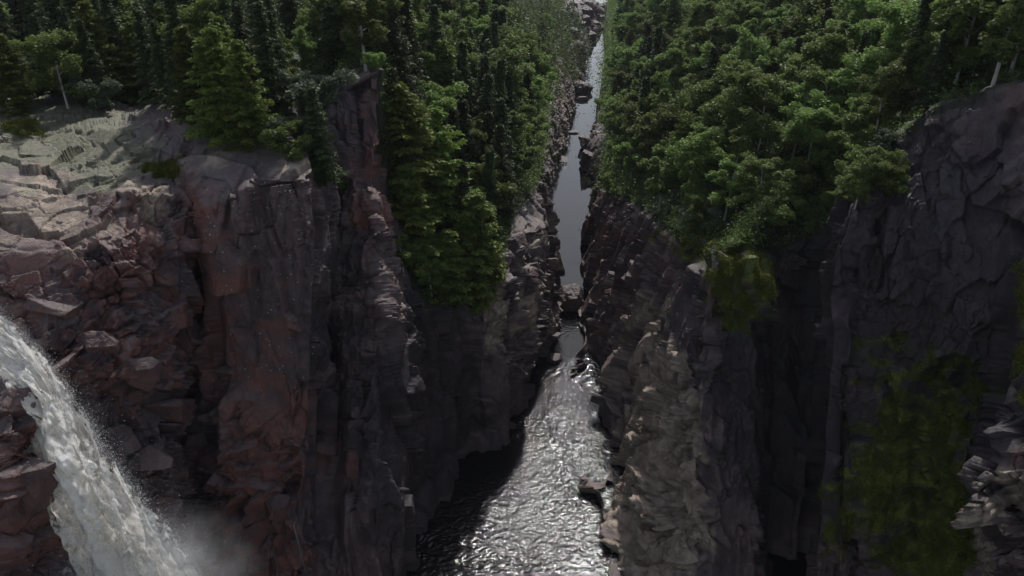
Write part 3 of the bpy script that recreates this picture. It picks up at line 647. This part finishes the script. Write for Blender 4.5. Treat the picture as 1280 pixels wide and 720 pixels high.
def far_wood(name, n, xr, yr, seed, label, keep):
    rng = np.random.default_rng(seed); Cs = []; Sh = []
    pts = 0
    while pts < n:
        x = rng.uniform(*xr); y = rng.uniform(*yr)
        if not keep(x, y): continue
        pts += 1; hs_ = [b.ray_cast(Vector((x, y, 90)), Vector((0, 0, -1)))[0] for b in (bvhL, bvhR, *FLB)]; hs_ = [q.z for q in hs_ if q is not None]; g = max(hs_)-.5 if hs_ else 42.
        H = rng.uniform(7, 12); t = rng.random(230)**1.3; a = rng.uniform(0, 6.283, 230); con = rng.random() < .35
        r = (1.9*(1-t)**.9 if con else 2.6*np.sin(np.pi*np.clip(t, .08, 1))**.6)*rng.uniform(.5, 1.1, 230)
        Cs.append(np.stack([x+np.cos(a)*r, y+np.sin(a)*r, g+t*H], 1)); Sh.append(np.full(230, rng.random()*.6+.2)+rng.normal(0, .12, 230))
    C = np.concatenate(Cs); D = rand_dirs(len(C), rng); D[:, 2] *= .5; L_ = rng.uniform(.14, .32, len(C))
    tag(link(name, crown_mesh(name, C, D, L_, L_*.55, M_SPRUCE if seed % 2 else M_BIRCH, rng, np.clip(np.concatenate(Sh), 0, 1))), label, 'wood', kind='stuff')
keepL = lambda x, y: x < .12*y-15+(y > 170)*(y-170)*.05 and y > 112
keepR = lambda x, y: x > .13*y+22 and y > 105
for q in (1, 2):
    far_wood('distant_wood', 950, (-100, 34), (112, 335), 20+q, 'closed wood on the plateau far behind the left rim' if q == 1 else 'lighter leafy part of the wood far behind the left rim', keepL)
    far_wood('distant_wood', 800, (40, 210), (105, 330), 30+q, 'closed wood on the plateau far behind the right rim' if q == 1 else 'lighter leafy part of the wood far behind the right rim', keepR)

# ------------------------------------------------------------------ boulders and loose slabs
ICO = None
def ico(sub=5):
    global ICO
    if ICO is None:
        import bmesh
        bm = bmesh.new(); bmesh.ops.create_icosphere(bm, subdivisions=sub, radius=1); bm.verts.ensure_lookup_table()
        ICO = (np.array([v.co for v in bm.verts]), np.array([[v.index for v in f.verts] for f in bm.faces])); bm.free()
    return ICO
def boulder(name, loc, size, seed, rot=(0, 0, 0), planes=26, label=None, cat='boulder', group=None, red=0.0, box=False):
    d, f = ico(); rng = np.random.default_rng(seed); n = rand_dirs(planes, rng)
    base = np.array([[1, 0, 0], [-1, 0, 0], [0, 1, 0], [0, -1, 0], [0, 0, 1], [0, 0, -1]])+rng.normal(0, .28, (6, 3)); base /= np.linalg.norm(base, axis=1, keepdims=True)
    n = np.concatenate([n, base]); h = np.concatenate([rng.uniform(.85, 1.15, planes), rng.uniform(.62, .85, 6) if box else rng.uniform(.84, 1.02, 6)])
    q = d @ n.T; r = np.where(q > .05, h/np.maximum(q, .05), 9).min(1)
    V = d*r[:, None]; S = np.array(size); W = V*S+seed*3.1
    V = V*S+d*(fbm(W*.9, 4, seed)*.16*min(size)+fbm(W*4, 3, seed+2)*.06*min(size))[:, None]
    me = mesh_np(name, V, f, ROCK); attr(me, 'red', np.full(len(V), red)); o = link(name, me); o.location = loc; o.rotation_euler = rot
    if label: tag(o, label, cat, group)
    return o
B = boulder
p = Pz(710, 388, 0); B('boulder', (p[0]+.2, p[1]+1, 1.3), (2.5, 2.0, 2.3), 3, (.2, .1, .4), label='brown chockstone wedged between both walls in the narrow of the slot')
p = Pz(693, 450, 0); B('boulder', (p[0], p[1], .15), (1.15, .9, .75), 4, (0, .1, .5), label='small lone rock rising from rippled water below the chockstone')
p = Pz(724, 116, 0); B('boulder', (p[0], p[1]+1, 1.2), (2.9, 3.2, 2.6), 5, (0, .2, .7), label='largest rounded boulder at the left bank of the far pale pool', group='boulders in the far pool')
p = Pz(718, 106, 0); B('boulder', (p[0]-1, p[1]+1, 2.2), (4.2, 3.5, 2.6), 6, (0, 0, .2), label='grey boulder between the bank and the largest boulder of the far pool', group='boulders in the far pool')
p = Pz(727, 125, 0); B('boulder', (p[0], p[1], .3), (1.6, 1.3, .8), 7, label='low flat boulder just below the largest boulder of the far pool', group='boulders in the far pool')
p = Pz(722, 166, 0); B('boulder', (p[0]-1, p[1], .1), (1.7, 1.2, .5), 8, label='small flat slab awash in the narrow above the right bank rocks')
p = Pz(737, 168, 0); B('boulder', (p[0]+2.5, p[1], .7), (2.2, 2.2, 1.5), 9, label='dark round boulder at the upper end of the right bank rocks', group='boulders at the right bank')
p = Pz(733, 186, 0); B('boulder', (p[0]+1.2, p[1], 1.3), (2.8, 3, 2.2), 10, label='rough boulder in the middle of the right bank rocks', group='boulders at the right bank')
p = Pz(734, 210, 0); B('boulder', (p[0]+1.0, p[1], 1.6), (3.0, 3, 2.8), 12, label='biggest rough boulder at the lower end of the right bank rocks', group='boulders at the right bank')
rb = random.Random(3); jl = []
for i in range(26):
    px = rb.uniform(702, 748); py = rb.uniform(4, 74)
    if px > 728 and py > 50: continue
    jl.append((px, py))
jl.sort()
for i, (px, py) in enumerate(jl):
    h = hit(px, py, 'L')
    if not h or h[0].y > 480: continue
    s = rb.uniform(2.0, 4.2)
    w = 'leftmost' if i == 0 else 'rightmost' if i == len(jl)-1 else ORD[min(i, 19)]
    B('boulder', (h[0].x, h[0].y-1, max(.3, h[0].z)), (s, s*.9, s*.7), 40+i, (rb.uniform(-.3, .3), rb.uniform(-.3, .3), rb.uniform(0, 3)), label=f'{w} grey boulder{" from the left" if 0 < i < len(jl)-1 else ""} in the jumble at the far bend', group='boulders at the far bend')
for i, (px, py, sz, lab) in enumerate([(742, 32, 4.2, 'broad grey boulder blocking the far end of the visible river'), (750, 24, 4.6, 'tallest grey boulder at the far end beneath the right bank trees'), (746, 14, 4.5, 'pale boulder behind the one that blocks the far end of the river'), (754, 10, 4.8, 'rearmost boulder of the far bend, close to the right bank')]):
    p = Pz(px, py+6, 0); B('boulder', (p[0], p[1], 1.2), (sz, sz, sz*.7), 140+i, (0, .2, i), label=lab, group='boulders at the far bend')
# loose slabs and blocks on the left slope beside the falls
SLAB = [(240, 560, (1.2, .8, 1.3), (.5, .2, .6), 'tilted grey block left of the pale topped slab'), (265, 610, (1.0, .8, .9), (.3, .5, .2), 'broken block between the black wet block and the jutting slabs'), (175, 470, (1.3, .8, 1.5), (.4, .3, .4), 'steep purple slab above the large tilted grey slab'),
 (120, 430, (1.5, 1.0, .8), (.3, .2, .3), 'pinkish flat slab above the overhanging red-brown block'), (60, 385, (1.9, 1.1, .7), (.35, .25, .1), 'long pink slab lying just above the lip of the waterfall'), (225, 430, (.9, .8, 1.4), (.2, .3, .3), 'upright splinter of rock in the gully beside the smooth wall'),
 (205, 520, (1.9, .8, 2.6), (.5, .35, .2), 'large tilted grey slab right of the waterfall'), (255, 505, (1.1, .9, .7), (.2, .5, .1), 'small wedge of grey rock at the foot of the smooth left wall'),
 (290, 560, (1.7, 1.0, .7), (.5, .1, .3), 'pale topped slab jutting from the red wall, upper of two'), (320, 600, (1.5, 1.1, .8), (.5, .3, .2), 'dark topped slab jutting from the red wall, lower of two'),
 (345, 640, (1.2, .9, 1.7), (.1, .2, .1), 'upright grey block under the jutting slabs'), (180, 575, (1.5, 1.0, .9), (.4, -.2, .6), 'black wet block close to the edge of the falls'), (215, 600, (1.1, .8, .8), (.1, .5, .9), 'dark block with a red underside beside the black wet block'),
 (135, 490, (1.6, 1.1, 1.7), (.1, .4, .2), 'red-brown block overhanging the waterfall'), (95, 470, (1.2, .9, .9), (.3, -.3, .2), 'grey block at the top right lip of the waterfall'), (290, 465, (1.4, .7, .4), (.3, .1, .2), 'thin ledge stone halfway up the smooth wall'),
 (20, 505, (1.6, 1.2, 1.6), (.2, .3, .2), 'red block left of the waterfall at the picture edge'), (35, 610, (1.3, 1.0, 2.0), (.1, .2, .1), 'dark red pillar left of the falls')]
for i, (px, py, s, r, lab) in enumerate(SLAB):
    h = hit(px, py, 'L')
    if h: B('rock_slab', tuple(h[0]+Vector((0, .55, -.2))), s, 80+i, r, 12, lab, 'rock slab', 'loose slabs on the left slope', .5, True)

# ------------------------------------------------------------------ dead branches, hanging roots
def curve_path(p0, p1, sag, rng, r0, n=9, wob=.12):
    p0 = np.array(p0); p1 = np.array(p1); out = []; w = np.zeros(3)
    for i in range(n):
        t = i/(n-1); w = w+rng.normal(0, wob/n**.5, 3); q = p0*(1-t)+p1*t+w; q[2] -= sag*4*t*(1-t); out.append((tuple(q), r0*(1-.8*t)))
    return out
def dead(name, px, py, tips, r0, seed, label, cat, off=.9):
    h = hit(px, py); 
    if not h: return
    base = h[0]; rng = np.random.default_rng(seed); Y = base.y-off; o = np.array(P(px, py, Y)); paths = []
    inner = np.array(base)+np.array([0, .5, 0]); paths.append([(tuple(inner), r0), (tuple(o), r0*.95)])
    for (tx, ty) in tips:
        e = np.array(P(tx, ty, Y-rng.uniform(-.3, .8))); c = curve_path(o, e, rng.uniform(-.15, .3), rng, r0*.8); paths.append(c)
        for k in range(5):
            i = rng.integers(3, 8); s = np.array(c[i][0]); paths.append(curve_path(s, s+(e-o)*rng.uniform(.1, .3)+rng.normal(0, .35, 3), .1, rng, r0*.3, 5))
    tag(link(name, tube_mesh(name, paths, M_DEAD, 5)), label, cat)
dead('dead_branch', 1262, 46, [(1185, 50), (1225, 68), (1240, 72), (1205, 56)], .05, 1, 'bare grey spray of branches under the trees at the upper right', 'dead branch')
dead('dead_branch', 1275, 92, [(1218, 128), (1245, 118)], .06, 2, 'curved pale dead branch at the right edge under the rim', 'dead branch')
dead('dead_branch', 1130, 110, [(1085, 140), (1100, 145), (1125, 150), (1138, 130), (1092, 125)], .045, 3, 'fan of bare dead twigs below the bright birch at the rim', 'dead branch')
dead('hanging_root', 1005, 185, [(958, 205), (975, 200), (965, 190)], .045, 4, 'tangle of pale roots left of the bright foliage overhang', 'root')
dead('hanging_root', 925, 240, [(935, 290), (912, 345), (950, 262), (965, 320)], .045, 5, 'long pale roots dangling above the yellow moss patch', 'root')
dead('hanging_root', 945, 275, [(930, 300), (965, 350), (952, 330)], .035, 6, 'short twisted roots right above the moss patch', 'root')
dead('dead_branch', 490, 62, [(522, 44), (505, 50)], .05, 7, 'bare twig reaching over the gully from the rock fin', 'dead branch')
dead('fallen_pole', 368, 655, [(384, 725), (376, 690)], .05, 8, 'thin bleached pole leaning at the foot of the red wall', 'dead wood', .5)
# ------------------------------------------------------------------ haze
def haze():
    m = bpy.data.materials.new('haze'); m.use_nodes = True; nt = m.node_tree
    for n in list(nt.nodes): nt.nodes.remove(n)
    out = nt.nodes.new('ShaderNodeOutputMaterial'); v = nt.nodes.new('ShaderNodeVolumePrincipled'); v.inputs['Color'].default_value = (.82, .88, 1, 1); v.inputs['Density'].default_value = .00007
    v.inputs['Anisotropy'].default_value = .3
    nt.links.new(v.outputs[0], out.inputs['Volume'])
    x0, x1, y0, y1, z0, z1 = -4600, 4600, -120, 3600, -5, 75
    V = [(x, y, z) for z in (z0, z1) for x, y in ((x0, y0), (x1, y0), (x1, y1), (x0, y1))]
    me = mesh_np('haze', V, [[3, 2, 1, 0], [4, 5, 6, 7], [0, 1, 5, 4], [1, 2, 6, 5], [2, 3, 7, 6], [3, 0, 4, 7]], m)
    tag(link('haze', me), 'thin pale haze filling the gorge', 'haze', kind='stuff')
haze()
